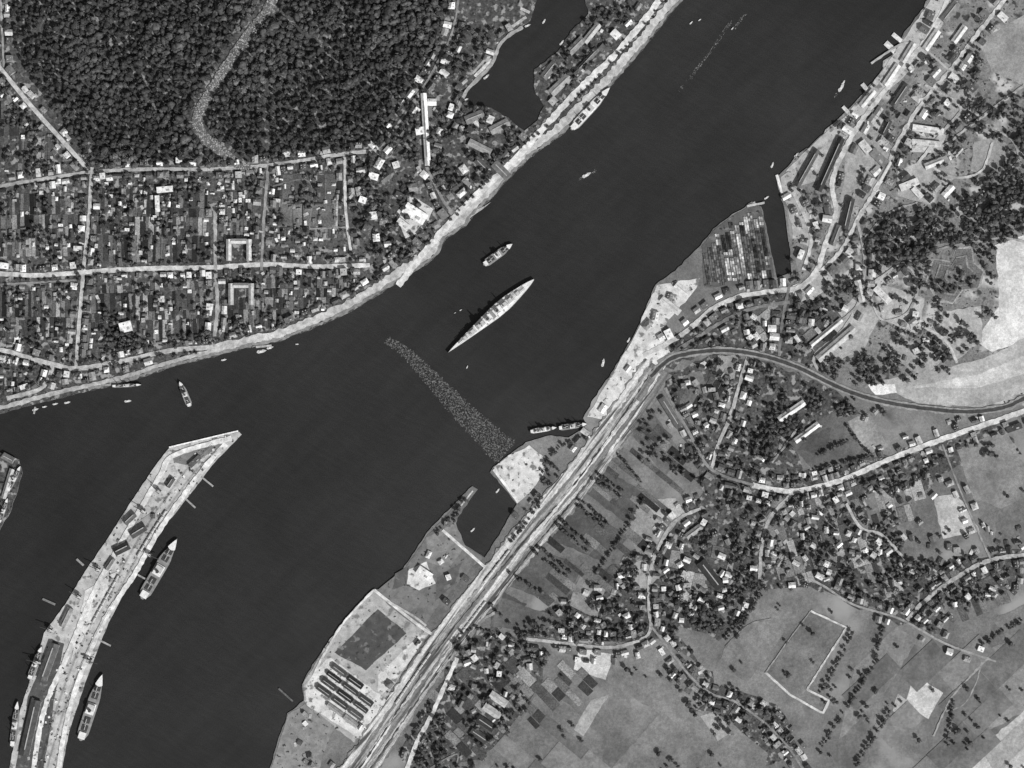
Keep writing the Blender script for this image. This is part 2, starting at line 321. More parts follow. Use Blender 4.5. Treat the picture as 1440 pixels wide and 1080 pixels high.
RD('e3',[(1130,402),(1180,355),(1205,310),(1240,250),(1262,200),(1300,140),(1335,100),(1380,40),(1430,-20)],5.5,185,.8)
RD('e3b',[(1110,400),(1100,450),(1095,500)],4,120)
RD('e3c',[(1200,440),(1180,470),(1145,500),(1150,520)],4,160)
RD('e3d',[(1115,270),(1140,330),(1130,380)],5,180)
RD('e4',[(1058,682),(1085,688),(1120,690),(1180,676),(1260,642),(1340,612),(1400,592),(1440,578),(1560,540)],7.5,198)
RD('e5',[(1052,500),(1040,540),(1025,590),(1010,625),(1000,660)],5,168)
RD('e5b',[(935,545),(950,575),(970,610),(1000,660),(1060,682)],4,130)
RD('e6',[(1118,690),(1085,725),(1072,760),(1068,815)],5,165)
RD('e7',[(985,715),(950,732),(928,765),(915,800),(912,850),(915,880),(905,897),(860,910),(800,905),(740,898)],4.5,168)
RD('e8',[(915,880),(935,905),(970,950),(1000,975),(1040,990),(1100,1040),(1140,1100)],3,140)
RD('e9',[(1560,770),(1440,780),(1385,790),(1340,815),(1300,845),(1275,872)],6,168)
RD('e10',[(1190,708),(1210,742),(1240,752),(1268,782)],4,175)
RD('e11',[(1135,812),(1160,825),(1200,850),(1265,870),(1330,905),(1400,930)],3,150)
RD('e12',[(643,925),(625,965),(605,1010),(588,1040),(565,1100)],6,200)
RD('e12b',[(640,905),(660,880),(700,860)],4,150)
RD('e13',[(1390,925),(1360,955),(1335,985),(1312,1035)],2.5,150)
RD('e13b',[(1330,1000),(1355,990),(1372,960),(1380,930)],1.8,140)
RD('e14',[(1085,870),(1050,880),(1020,910)],2.5,120)
RD('e15',[(1325,625),(1350,690),(1385,770),(1395,790)],2.5,140)
RD('e16',[(575,1100),(640,1060),(640,1080)],2,120)
RD('e17',[(1130,590),(1105,625),(1085,650)],3,160)
RD('pitch',[(1140,859),(1190,882),(1134,970)],2.8,190,.5,False); RD('pitch3',[(1134,969),(1166,985),(1157,1003),(1110,976),(1076,945)],3.2,190,.5,False)
RD('pitch2',[(1076,946),(1105,905),(1139,860)],1.5,140,.3,False)
RD('dock1',[(526,829),(590,880),(612,893)],4,205); RD('dock2',[(622,745),(660,778),(685,800)],4,205); RD('dock3',[(526,829),(480,880),(440,950)],3,205)
RD('dock4',[(694,660),(727,704)],3.5,225)
RD('dock5',[(545,845),(580,865),(600,880)],3,180)
RD('dock6',[(1050,290),(1075,285)],3,180)
RD('is1',[(326,616),(245,640),(226,668),(184,740),(134,830),(96,920),(62,1000),(45,1100)],7,208)
RD('is2',[(318,624),(286,660),(228,740),(188,810),(148,870),(113,950),(93,1020),(80,1100)],7,212)
RD('sp1',[(1300,120),(1350,150),(1330,180),(1290,230)],4,170); RD('sp2',[(1395,200),(1380,240),(1345,250),(1310,235)],3,180); RD('sp3',[(1385,180),(1420,195),(1430,225),(1400,255)],2.5,160)
RD('sp4',[(1230,395),(1270,372),(1290,400),(1275,440),(1240,450),(1225,420)],3,165); RD('sp5',[(1300,460),(1330,480),(1345,510)],4,180); RD('sp6',[(1320,350),(1400,335),(1440,340)],3,150)
RD('sp7',[(1290,190),(1325,205),(1360,180),(1440,120)],4,160); RD('sp8',[(1205,310),(1215,360),(1210,420),(1185,450)],4,160); RD('sp9',[(1225,90),(1280,60),(1335,100)],3,165); RD('sp10',[(1290,285),(1250,300),(1210,340)],3,160)
rd.obj('road',[M_road],True)
rw=MB(); corr=[(440,1160),(505,1080),(560,1000),(612,925),(668,850),(735,765),(800,690),(850,625),(893,565),(925,515)]
cs=smooth(corr)
ribbon(rw,cs,45,G(125),2.2,sm=False)
ribbon(rw,offset(cs,-17),9,G(192),1.2,sm=False)
def weave(amp,ph,base,a0,a1,w,g):
    q=resample(cs,8); n=len(q); o=[]
    for i,p in enumerate(q):
        a=q[max(i-1,0)]; b=q[min(i+1,n-1)]; L=math.dist(a,b) or 1; d=base+amp*math.sin(ph+i*.11)
        o.append((p[0]-(b[1]-a[1])/L*d,p[1]+(b[0]-a[0])/L*d))
    ribbon(rw,o[int(a0*n):int(a1*n)],w,G(g),0.8,sm=False)
weave(2.5,0,-7,0,1,4,160); weave(3,2,3,.05,.95,5.5,200); weave(3,4,11,.1,.8,4,172); weave(2,1,18,0,.9,5,182); weave(4,3,-10,.5,1,3,185); weave(4,5,8,.3,1,3,205); weave(2,0,-2,.1,1,1.5,62); weave(2,2.4,15,.0,.8,1.5,62)
rail2=[(915,530),(940,506),(975,496),(1020,493),(1070,500),(1120,516),(1180,545),(1230,562),(1290,573),(1360,579),(1410,573),(1440,560),(1560,500)]
rs=smooth(rail2)
rw.obj('railway_bed',[M_bed],True)
rw2=MB(); ribbon(rw2,rs,10,G(140),1.0,sm=False); ribbon(rw2,rs,5,G(72),0.4,sm=False); rw2.obj('railway_embankment',[M_road],True)
tr=MB(); zt=nz(0.05)
for d in (-10,-8.5,-1,.5,8.2,9.7,17.2,18.7): ribbon(tr,offset(cs,d),0.3,0.06,0,z=zt,sm=False,mark=False)
for d in (-.8,.8): ribbon(tr,offset(rs,d),0.35,0.06,0,z=zt,sm=False,mark=False)
isl=smooth([(300,628),(262,668),(205,750),(160,830),(120,905),(90,980),(65,1060),(50,1120)])
for d in (-8,-6.5,3,4.5): ribbon(tr,offset(isl,d),0.3,0.1,0,z=zt,sm=False,mark=False)
tr.obj('railway_track',[M_rail])
# ------------------------------------------------------------------ buildings
def house_mesh(kind):
    m=MB()
    if kind==0:
        m.gable(0,0,1,1,0,.55,1)
        m.box(.22,.2,.7,.09,.09,.38,0)
    elif kind==1:
        m.gable(0,0,1,1,0,.6,1,hip=.32); m.box(-.15,-.1,.8,.09,.09,.3,0)
    elif kind==2:
        m.gable(0,-.06,.62,.86,0,.55,1); m.gable(.28,.16,.42,.5,0,.5,.8,rot=math.pi/2); m.box(-.12,.1,.8,.08,.08,.3,0)
    elif kind==3:
        m.box(0,0,0,1,1,.8,0); m.box(0,0,.8,1.04,1.04,.06,1); m.box(.2,.2,.86,.25,.2,.12,0); m.box(-.25,-.1,.86,.1,.1,.14,0)
    elif kind==4:
        m.gable(0,0,1,1,0,.6,1,ov=.02); m.box(0,0,.95,.1,.8,.12,0)
    elif kind==5:
        m.gable(0,0,1,1,0,.55,1,hip=.14)
        for y in (-.2,.2): m.box(.28,y,.6,.22,.13,.26,0); m.box(-.28,y,.6,.22,.13,.26,0)
        m.box(0.05,.36,.85,.08,.08,.25,0)
    if kind!=4:
        hw=.31 if kind==2 else .5
        for y in (-.3,-.02,.26):
            for z in (.1,.34): m.box(-hw,y*.8-(.06 if kind==2 else 0),z,.02,.1,.12,2)
        if kind!=2:
            for y in (-.3,.26):
                for z in (.1,.34): m.box(hw,y,z,.02,.1,.12,2)
            m.box(.5,0,0,.03,.11,.22,3)
    else:
        for y in (-.35,-.1,.15,.38): m.box(-.5,y,.3,.01,.1,.14,2); m.box(.5,y,.3,.01,.1,.14,2)
        m.box(0,-.5,0,.4,.01,.42,3)
    return m.mesh('house_shape_%d'%kind,[M_wall,M_roof,M_win,M_door])
HM=[house_mesh(k) for k in range(6)]
cnt=[0]
def free(x,y,r,chkroad=True):
    for a in range(0,360,45):
        for rr in (r,r*.5):
            px,py=x+rr*math.cos(math.radians(a)),y+rr*math.sin(math.radians(a))
            if at(water,px,py) or at(bld,px,py) or (chkroad and at(road,px,py)): return False
    return not at(bld,x,y)
def house(x,y,w,l,ang,g,kind=None,name=None,h=None,force=False):
    if not force and not free(x,y,max(w,l)*.5): return False
    if kind is None: kind=random.choice([0,0,0,1,2,5,3])
    if name is None: name='brick_house' if kind in (0,2,5) else ('villa' if kind==1 else 'flat_roofed_house')
    o=bpy.data.objects.new(name,HM[kind]); wx,wy=P(x,y); o.location=(wx,wy,LZ)
    wa=-ang; o.rotation_euler=(0,0,wa-math.pi/2); hh=h or (U(5,9) if max(w,l)>7 else U(3,4.5))
    o.scale=(w,l,hh); v=G(g); o.color=(v,v,v,1); link(o); cnt[0]+=1
    ca,sa=math.cos(ang),math.sin(ang)
    q=[(x+a*l/2*ca-b*w/2*sa,y+a*l/2*sa+b*w/2*ca) for a,b in ((-1,-1),(1,-1),(1,1),(-1,1))]; fillpoly(bld,q); return True
def rg():
    r=R()
    return U(70,120) if r<.40 else (U(120,175) if r<.66 else U(190,240))
def along(pts,off,sp,prob,wl=(6,9,7,12),side=(1,-1)):
    for s in side:
        q=resample(pts,sp)
        for a,b in zip(q[:-1],q[1:]):
            d=math.dist(a,b)
            if d==0 or R()>prob: continue
            x,y=a[0]+U(-2,2),a[1]+U(-2,2)
            if not(-60<x<1500 and -60<y<1140): continue
            oo=off+U(-1,2.5); px,py=x-(b[1]-a[1])/d*oo*s,y+(b[0]-a[0])/d*oo*s
            an=math.atan2(b[1]-a[1],b[0]-a[0])+(math.pi/2 if R()<.4 else 0)+U(-.08,.08)
            house(px,py,U(wl[0],wl[1]),U(wl[2],wl[3]),an,rg())
def special(kind,x1,y1,x2,y2,w,g,name,h=7):
    x,y=(x1+x2)/2,(y1+y2)/2; house(x,y,w,math.hypot(x2-x1,y2-y1),math.atan2(y2-y1,x2-x1),g,kind,name,h,True)
special(4,596,134,602,232,8,235,'long_white_hall',9); special(3,585,186,596.5,184,10,235,'hall_wing',8)
for cx,cy,g in ((337,352,195),(340,414,175)):
    m=MB()
    for (x,y,w,l,r) in ((-14.2,0,7,30,0),(14.2,0,7,30,0),(0,12.2,7,21.2,math.pi/2)): m.gable(x,y,w,l,0,8,11,rot=r,ov=.0)
    for y in (-10,-4,2,8):
        for z in (2,5): m.box(-17.7,y,z,.1,1.6,1.8,2); m.box(17.7,y,z,.1,1.6,1.8,2)
    o=m.obj('apartment_block',[M_wall,M_roof,M_win],loc=(*P(cx,cy),LZ)); o.color=(G(g),)*3+(1,)
    fillpoly(bld,[(cx-19,cy-17),(cx+19,cy-17),(cx+19,cy+17),(cx-19,cy+17)])
for a in ((4,1150,268,1182,196,10,60,'warehouse',8),(4,1120,262,1148,212,9,85,'warehouse',7),(4,1186,322,1196,280,11,70,'warehouse',8),(4,1170,345,1180,318,9,120,'warehouse',7),
  (3,1283,180,1325,186,9,205,'workshop',6),(3,1282,200,1322,204,8,190,'workshop',6),(4,1150,505,1200,462,11,175,'warehouse',7),(4,1140,485,1182,450,7,200,'warehouse',6),
  (3,570,292,598,310,16,235,'factory_building',8),(4,1095,590,1130,566,9,215,'warehouse',6),(4,1118,620,1150,596,8,220,'warehouse',6),
  (4,985,790,1012,825,14,60,'warehouse',8),(4,930,560,955,600,10,100,'warehouse',7),(3,1415,605,1435,598,8,70,'workshop',6),
  (4,185,752,205,740,12,75,'warehouse',7),(4,162,776,182,766,12,60,'warehouse',7),(4,176,735,190,722,10,90,'warehouse',6),(4,236,684,244,672,8,80,'warehouse',6),(4,150,800,160,785,7,110,'warehouse',6),
  (3,268,655,282,642,7,90,'workshop',6),(4,60,955,78,905,14,90,'warehouse',8),(4,35,1060,52,985,14,75,'warehouse',8),(4,88,880,100,855,9,130,'warehouse',7),
  (4,1210,150,1228,128,9,200,'warehouse',6),(4,1243,120,1262,92,9,210,'warehouse',6),(4,1268,88,1284,62,9,190,'warehouse',6),(3,1225,212,1245,232,12,120,'workshop',6),
  (4,1255,150,1275,120,10,90,'warehouse',7),(4,1235,255,1250,228,8,180,'warehouse',6),(4,1300,70,1318,44,10,210,'warehouse',6),(4,1325,30,1345,5,11,120,'warehouse',6),(3,1210,200,1222,215,11,190,'workshop',6),(4,1340,60,1356,38,9,200,'warehouse',6),(3,1265,265,1290,255,10,200,'workshop',6),(4,1240,190,1250,170,8,70,'warehouse',6),(3,1230,405,1250,425,9,200,'workshop',6),(4,1205,395,1212,425,9,190,'warehouse',6),(4,1300,235,1325,225,9,195,'warehouse',6),
  (4,655,170,680,160,12,120,'boat_shed',6),(4,690,185,715,172,12,140,'boat_shed',6),(4,660,200,690,215,10,150,'boat_shed',6),(4,764,110,780,90,11,110,'boat_shed',6),(4,775,132,800,108,12,150,'boat_shed',6),(4,800,75,820,55,11,130,'boat_shed',6),(4,822,60,842,35,9,170,'boat_shed',6),(4,812,100,840,70,7,100,'boat_shed',6),
  (4,695,230,715,250,12,110,'boat_shed',6),(4,670,225,685,240,10,90,'boat_shed',6),
  (4,965,755,985,740,9,150,'warehouse',6),(3,170,462,186,458,14,235,'factory_building',8),(3,222,268,244,266,8,225,'school_building',8),(3,222,276,223,298,6,215,'school_building',8),
  (3,588,800,606,812,12,225,'factory_building',7),(3,560,310,575,322,9,210,'factory_building',7),(4,930,420,955,440,9,200,'warehouse',6),(4,950,400,968,415,9,215,'warehouse',6),
  (4,5,640,20,648,9,110,'warehouse',6),(4,6,700,18,660,7,170,'warehouse',6),(3,12,690,14,680,5,220,'workshop',5)):
    special(*a)
ux,uy=math.cos(math.radians(36)),math.sin(math.radians(36)); vx,vy=-uy,ux
for i in range(5):
    for s,e in ((-40,-17),(-13,12),(16,38)):
        bx,by=486+vx*(i-2)*12.0,978+vy*(i-2)*12.0
        if (i==0 and s>10) or (i==4 and s<-30): continue
        special(4,bx+ux*s,by+uy*s,bx+ux*e,by+uy*e,8.0 if (i+s)%3 else 6.5,random.choice([50,60,70,85]) if i<4 else 150,'factory_shed',6)
for i in range(4): special(4,690+i*-9,975+i*17,712-i*9,990+i*17,11,random.choice([60,75,180]),'warehouse',6)
for k in ('r2','r3','r4','r5','r6','r7'): along(roads[k],8,9,.85)
for k in ('r1','r1b','r8','r9'): along(roads[k],8,9,.9)
along(offset(roads['r1'],18),3,10,.5,(4,6,5,7),side=(1,))
along(roads['embank'],13,12,.75,(6,9,8,13),side=(-1,)); along(roads['embank_w'],10,10,.7,side=(-1,)); 
along(roads['quay_rd'],15,13,.6,(7,11,8,14),side=(-1,1)); along(roads['r10'],9,13,.55); along(roads['r11'],8,12,.8,(6,9,8,12)); along(roads['r12'],9,13,.8)
for k in ('e2','e3','e3b','e3c','e3d','sp8'): along(roads[k],10,11,.8,(7,10,8,14))
for k in ('e4','e5','e5b','e6','e7','e8','e9','e10','e2b'): along(roads[k],8,9.5,.85,(6,8,7,11)); along(roads[k],18,13,.5,(5,7,6,9))
for k in ('e11','e12','e15','e17','sp1','sp4'): along(roads[k],8,14,.4)
along(offset(cs,0),32,14,.35,side=(-1,)) 
def scatter_houses(poly,n,wl=(5,8,6,10),g=None,al=None):
    xs=[p[0] for p in poly]; ys=[p[1] for p in poly]; m=polymask(poly)
    for _ in range(n):
        x,y=U(min(xs),max(xs)),U(min(ys),max(ys))
        if at(m,x,y) : house(x,y,U(*wl[:2]),U(*wl[2:]),(al if al is not None else U(0,3.1))+random.choice([0,math.pi/2])+U(-.1,.1),(g or rg)())
for b in blocksN: scatter_houses(b,150,(3,5,4,7),al=0)
scatter_houses([(520,225),(620,240),(690,250),(640,300),(570,370),(500,350),(495,230)],110,(7,11,9,15))
scatter_houses([(590,90),(650,60),(640,130),(700,170),(735,200),(690,250),(620,230)],90,(6,10,8,13))
scatter_houses([(1060,700),(1190,690),(1250,780),(1200,830),(1080,820)],160)
scatter_houses([(1010,640),(1100,640),(1180,690),(1100,740),(1000,700)],60)
scatter_houses([(930,720),(1040,740),(1050,860),(960,880),(915,850)],130)
scatter_houses([(780,850),(910,780),(915,890),(800,900)],70)
scatter_houses([(640,880),(760,900),(720,1000),(640,1010)],60)
scatter_houses([(1270,750),(1440,740),(1440,830),(1320,880),(1250,830)],110)
scatter_houses([(1200,690),(1330,640),(1350,700),(1260,760)],60)
scatter_houses([(1010,440),(1130,420),(1200,430),(1160,500),(1060,490)],100)
scatter_houses([(1120,300),(1200,230),(1290,50),(1400,30),(1330,280),(1210,340),(1160,400)],220,(7,11,9,20),al=.75)
scatter_houses([(905,895),(960,900),(1010,960),(1100,1000),(1130,1050),(1050,1050),(950,970)],70)
scatter_houses([(940,540),(1010,505),(1050,510),(1000,640)],60)
scatter_houses([(1250,430),(1340,450),(1330,520),(1250,510)],14)
scatter_houses([(1150,540),(1260,580),(1250,640),(1190,600)],20)
scatter_houses([(560,790),(640,720),(670,780),(600,860)],18)
scatter_houses([(400,1010),(440,1000),(440,1080),(385,1080)],12)
scatter_houses([(920,400),(985,395),(960,440),(905,470)],14,(6,9,8,14))
scatter_houses([(240,640),(320,618),(180,820),(100,960),(60,900),(180,720)],30,(4,6,5,9))
yd=MB(); zy=nz(0.01)
for _ in range(2600):
    x,y=U(-40,1480),U(-20,1120)
    if at(water,x,y) or at(road,x,y) or at(bld,x,y): continue
    near=any(at(bld,x+dx,y+dy) for dx,dy in ((7,0),(-7,0),(0,7),(0,-7)))
    if not near: continue
    a=U(0,3); w,l=U(2,4.5),U(3,8); pts=[(x+(p*w*math.cos(a)-q*l*math.sin(a))/2,y+(p*w*math.sin(a)+q*l*math.cos(a))/2) for p,q in ((-1,-1),(1,-1),(1.2,1),(-1,.9))]
    yd.sheet([P(*p) for p in pts],zy+_*0.00002,G(U(125,212)))
yd.obj('courtyards',[M_road],True)
# overgrown earthwork on the hill
m=MB()
shp=[(-40,8),(-30,-24),(-6,-20),(2,-38),(24,-40),(26,-18),(40,-6),(33,16),(10,20),(-2,38),(-22,34)]
def ring(k): return [P(1342+x*k+U(-1,1),388+y*k+U(-1,1)) for x,y in shp]
for k,z0,z1,g in ((1.05,LZ,LZ+.5,150),(.97,LZ+.5,LZ+.6,108),(.72,LZ+.6,LZ+1.4,140),(.66,LZ+1.4,LZ+1.5,98),(.38,LZ+1.5,LZ+2.2,130),(.3,LZ+2.2,LZ+2.3,115)):
    m.prism(ring(k),z0,z1,0,c=G(g))
m.obj('earthwork_fort',[M_plot],True)
# ------------------------------------------------------------------ trees
def tree_protos(K):
    out=[]
    import bmesh
    for k in range(K):
        bm=bmesh.new(); bmesh.ops.create_icosphere(bm,subdivisions=2,radius=1.0)
        v=np.array([x.co[:] for x in bm.verts]); f=np.array([[q.index for q in p.verts] for p in bm.faces]); bm.free()
        keep=v[f].mean(1)[:,2]>-.75; f=f[keep]
        rs=np.random.RandomState(k+50)
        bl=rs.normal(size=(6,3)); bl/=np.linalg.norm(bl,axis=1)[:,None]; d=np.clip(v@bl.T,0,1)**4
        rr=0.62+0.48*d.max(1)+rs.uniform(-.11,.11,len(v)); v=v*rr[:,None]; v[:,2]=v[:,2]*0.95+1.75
        n=22; dr=rs.normal(size=(n,3)); dr/=np.linalg.norm(dr,axis=1)[:,None]; dr[:,2]=np.abs(dr[:,2])*.9+.0
        cen=dr*rs.uniform(.8,1.12,(n,1)); cen[:,2]+=1.75
        tv=(cen[:,None,:]+rs.normal(scale=.18,size=(n,3,3))).reshape(-1,3)
        tf=np.arange(n*3).reshape(-1,3)+len(v)
        def stick(a,b,r0,r1):
            a=np.array(a);b=np.array(b); return np.array([a+(r0*math.cos(t),r0*math.sin(t),0) for t in (0,2.1,4.2)]+[b+(r1*math.cos(t),r1*math.sin(t),0) for t in (0,2.1,4.2)])
        sf=np.array([(0,1,4),(0,4,3),(1,2,5),(1,5,4),(2,0,3),(2,3,5)])
        S=[stick((0,0,0),(0,0,1.3),.09,.05),stick((0,0,.8),(.5,.2,1.5),.05,.02),stick((0,0,.9),(-.4,.35,1.6),.05,.02)]
        V=[v,tv]; F=[f,tf]; o=len(v)+len(tv)
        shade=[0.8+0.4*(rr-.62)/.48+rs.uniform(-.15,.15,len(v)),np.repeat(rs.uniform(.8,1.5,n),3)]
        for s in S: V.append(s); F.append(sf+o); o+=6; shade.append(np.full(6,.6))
        out.append((np.vstack(V),np.vstack(F),np.concatenate(shade)))
    return out
PR=tree_protos(9)
def build_trees(name,T):
    if not T: return
    T=np.array(T); N=len(T); kk=np.random.randint(0,len(PR),N); V=[];F=[];C=[];o=0
    for k,(pv,pf,ps) in enumerate(PR):
        S=T[kk==k]
        if not len(S): continue
        n=len(S); a=np.random.uniform(0,6.28,n); ca,sa=np.cos(a)[:,None],np.sin(a)[:,None]; r=S[:,2:3]; ex=np.random.uniform(.85,1.2,(n,1))
        x=(pv[None,:,0]*ca-pv[None,:,1]*sa)*r*ex+(S[:,0:1]-720); y=(pv[None,:,0]*sa+pv[None,:,1]*ca)*r/ex+(540-S[:,1:2]); z=pv[None,:,2]*r*np.random.uniform(.7,1.1,(n,1))+LZ
        V.append(np.stack([x,y,z],-1).reshape(-1,3)); F.append((pf[None]+(np.arange(n)*len(pv))[:,None,None]+o).reshape(-1,3)); o+=n*len(pv)
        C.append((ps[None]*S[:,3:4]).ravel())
    V=np.vstack(V).astype(np.float32);F=np.vstack(F).astype(np.int32);C=np.concatenate(C).astype(np.float32)
    me=bpy.data.meshes.new(name); me.vertices.add(len(V)); me.vertices.foreach_set('co',V.ravel())
    me.loops.add(F.size); me.loops.foreach_set('vertex_index',F.ravel()); me.polygons.add(len(F))
    me.polygons.foreach_set('loop_start',np.arange(0,F.size,3,dtype=np.int32)); me.polygons.foreach_set('loop_total',np.full(len(F),3,dtype=np.int32))
    me.update(calc_edges=True)
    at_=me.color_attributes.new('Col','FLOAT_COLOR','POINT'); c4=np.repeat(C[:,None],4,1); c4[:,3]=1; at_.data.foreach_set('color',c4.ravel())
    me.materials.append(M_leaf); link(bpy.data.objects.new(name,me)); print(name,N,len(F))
def fill_trees(poly,sp,thr,r,alb=(.05,.11),rd_ok=False,wild=False):
    m=polymask(poly); xs=[p[0] for p in poly]; ys=[p[1] for p in poly]; out=[]; y=max(min(ys),-100)
    while y<min(max(ys),1180):
        x=max(min(xs),-100)
        while x<min(max(xs),1540):
            px,py=x+U(-.6,.6)*sp,y+U(-.6,.6)*sp
            if at(m,px,py) and not at(water,px,py) and not at(bld,px,py) and (rd_ok or not at(road,px,py)):
                nf=NF[int(py)-OY,int(px)-OX]
                if wild:
                    k=min(max((nf-.3)/.4,0),1); rr=U(*r)*(.8+.45*k)*(1.35 if R()<.12 else 1)
                    out.append((px,py,rr,U(*alb)*(.6+.7*k)*(1.5 if R()<.07 else 1)))
                elif NZ[int(py)-OY,int(px)-OX]+U(-.08,.08)>thr: out.append((px,py,U(*r)*(1.25 if R()<.12 else 1),U(*alb)))
            x+=sp
        y+=sp
    return out
def line_trees(pts,sp,r,jit=1.5,alb=(.05,.1),prob=1.0):
    out=[]
    for a,b in zip(pts[:-1],pts[1:]):
        d=math.hypot(b[0]-a[0],b[1]-a[1]); n=max(1,int(d/sp)) if d>sp else (1 if R()<d/sp else 0)
        for i in range(n):
            if R()>prob: continue
            x=a[0]+(b[0]-a[0])*i/n+U(-jit,jit); y=a[1]+(b[1]-a[1])*i/n+U(-jit,jit)
            if not at(water,x,y) and not at(bld,x,y): out.append((x,y,U(*r),U(*alb)))
    return out
speck=[(395,-40),(382,5),(340,62),(302,120),(278,165),(288,192),(318,218),(350,240)]
sroad=smooth(speck); linemask(road,sroad,19); linemask(road,offset(sroad,-3),19)
for pth,w in (([(375,60),(376,130),(379,232)],8),([(380,5),(420,40),(470,70)],8),([(130,130),(128,235)],5),([(30,60),(100,20),(150,-40)],5)): linemask(road,pth,w)
forest=[(8,-60),(650,-60),(637,0),(618,70),(598,122),(563,185),(527,207),(382,229),(330,233),(135,235),(118,215),(62,135),(22,70),(10,40)]
build_trees('forest',fill_trees(forest,6.4,-1,(2.9,4.9),(.045,.09),wild=True))
T=[]
for b in blocksN: T+=fill_trees(b,6.8,.57,(2.0,3.8))
T+=fill_trees([(-100,90),(0,90),(125,240),(-100,262)],6.5,.5,(2.2,4))
T+=fill_trees([(490,215),(560,190),(600,120),(640,40),(700,40),(650,130),(740,190),(690,265),(620,320),(560,385),(480,430),(500,350)],6.5,.47,(2.4,4.4))
T+=fill_trees([(300,450),(420,440),(520,380),(560,390),(420,458),(300,488),(110,530),(0,560),(0,500)],6.5,.52,(2.2,3.8))
T+=fill_trees([(765,100),(840,10),(900,10),(860,60),(790,140),(765,150)],7,.52,(2.2,4))
for k,o_ in (('r2',7),('r4',7),('r3',6),('r8',7),('embank',10)):
    q=resample(roads[k],8); T+=line_trees(offset(q,-o_),8,(1.8,3.2),1.2,prob=.55)+(line_trees(offset(q,o_),8,(1.8,3.2),1.2,prob=.55) if k!='embank' else [])
build_trees('town_garden_trees',T)
T=fill_trees([(1205,360),(1235,310),(1285,288),(1330,290),(1385,250),(1440,175),(1560,150),(1560,330),(1440,330),(1400,348),(1330,345),(1285,372),(1235,390)],6.6,.30,(2.8,4.7),(.05,.095))
T+=fill_trees([(1350,150),(1440,125),(1560,120),(1560,200),(1400,200),(1360,180)],7,.45,(2.6,4.2))
T+=fill_trees([(1200,380),(1300,350),(1400,345),(1400,470),(1300,520),(1150,520),(1190,430)],7,.57,(2.2,4.0))
T+=fill_trees([(1090,500),(1240,500),(1340,520),(1330,530),(1240,540),(1200,545),(1110,515)],6.5,.44,(2.4,3.8))
build_trees('hillside_wood',T)
T=fill_trees([(910,500),(1000,430),(1110,405),(1200,400),(1160,500),(1000,490)],7,.55,(2.2,3.8))
T+=fill_trees([(1110,405),(1110,260),(1200,150),(1290,60),(1400,60),(1330,290),(1200,420)],7,.63,(2.0,3.8))
T+=fill_trees([(930,530),(1050,500),(1210,580),(1110,620),(1060,700),(1300,650),(1440,600),(1440,640),(1330,660),(1250,700),(1280,790),(1440,770),(1440,830),(1330,860),(1300,885),(1150,830),(1080,830),(1040,880),(960,890),(915,900),(760,910),(690,890),(790,850),(890,780),(950,710),(985,680),(950,600)],6.8,.57,(2.0,4.0))
T+=fill_trees([(640,870),(700,870),(780,920),(740,1000),(700,1080),(600,1100),(560,1060),(620,960)],6.8,.56,(2.2,4.0))
T+=fill_trees([(905,890),(960,900),(1010,960),(1100,1000),(1130,1060),(1080,1080),(1000,1030),(940,980)],6.8,.59,(2.0,3.8))
T+=fill_trees([(1100,560),(1230,560),(1250,580),(1130,620),(1080,660),(1050,640)],6.5,.55,(2.2,4.0))
T+=fill_trees([(760,640),(815,615),(860,600),(800,690),(740,720)],7,.62,(2,3.2))
T+=fill_trees([(1000,830),(1560,650),(1560,1150),(560,1150),(700,980)],9,.78,(1.8,3.4))
T+=fill_trees([(890,575),(960,560),(990,640),(970,700),(900,650)],7,.58,(2,3.4))
build_trees('village_garden_trees',T)
hd=[[(838,665),(880,692)],[(833,672),(876,700)],[(812,700),(858,738)],[(808,706),(852,744)],[(790,732),(835,772)],[(784,738),(828,778)],[(756,768),(806,808)],[(750,775),(800,814)],[(718,806),(765,836)],[(690,850),(720,880)],
 [(1197,888),(1180,925),(1160,965),(1150,975)],[(1225,940),(1180,1010),(1150,1060)],[(1240,880),(1228,940)],[(1380,905),(1440,870)],[(870,640),(905,680)],[(905,700),(870,760),(835,810)],[(762,700),(745,730),(715,765)],[(765,650),(790,625),(820,618)],
 [(640,905),(650,890),(672,882),(695,890),(705,910)],[(642,910),(660,935),(690,930),(705,912)],[(1020,900),(1050,860),(1075,830)],[(1080,700),(1060,760),(1060,820)],[(780,855),(830,880),(900,880)],[(760,870),(820,895)],
 [(1340,985),(1330,1050)],[(1250,1000),(1200,1080)],[(1160,800),(1220,840),(1290,860)],[(1190,600),(1228,645)],[(1145,660),(1225,642)],[(1060,850),(1030,905)],[(1150,640),(1200,615)],[(640,695),(655,705),(612,752)],[(650,700),(638,735)]]
T=[]
for h in hd: T+=line_trees(h,4.3,(1.6,3.6),1.5,prob=.85)
build_trees('hedgerow',T)
for x,y in ((1233,905),(1358,968),(1218,992),(1290,1040),(690,900),(672,905),(1142,890),(1420,905),(880,940),(1000,1060)):
    build_trees('broadleaf_tree',[(x,y,U(3.4,4.6),.07)])
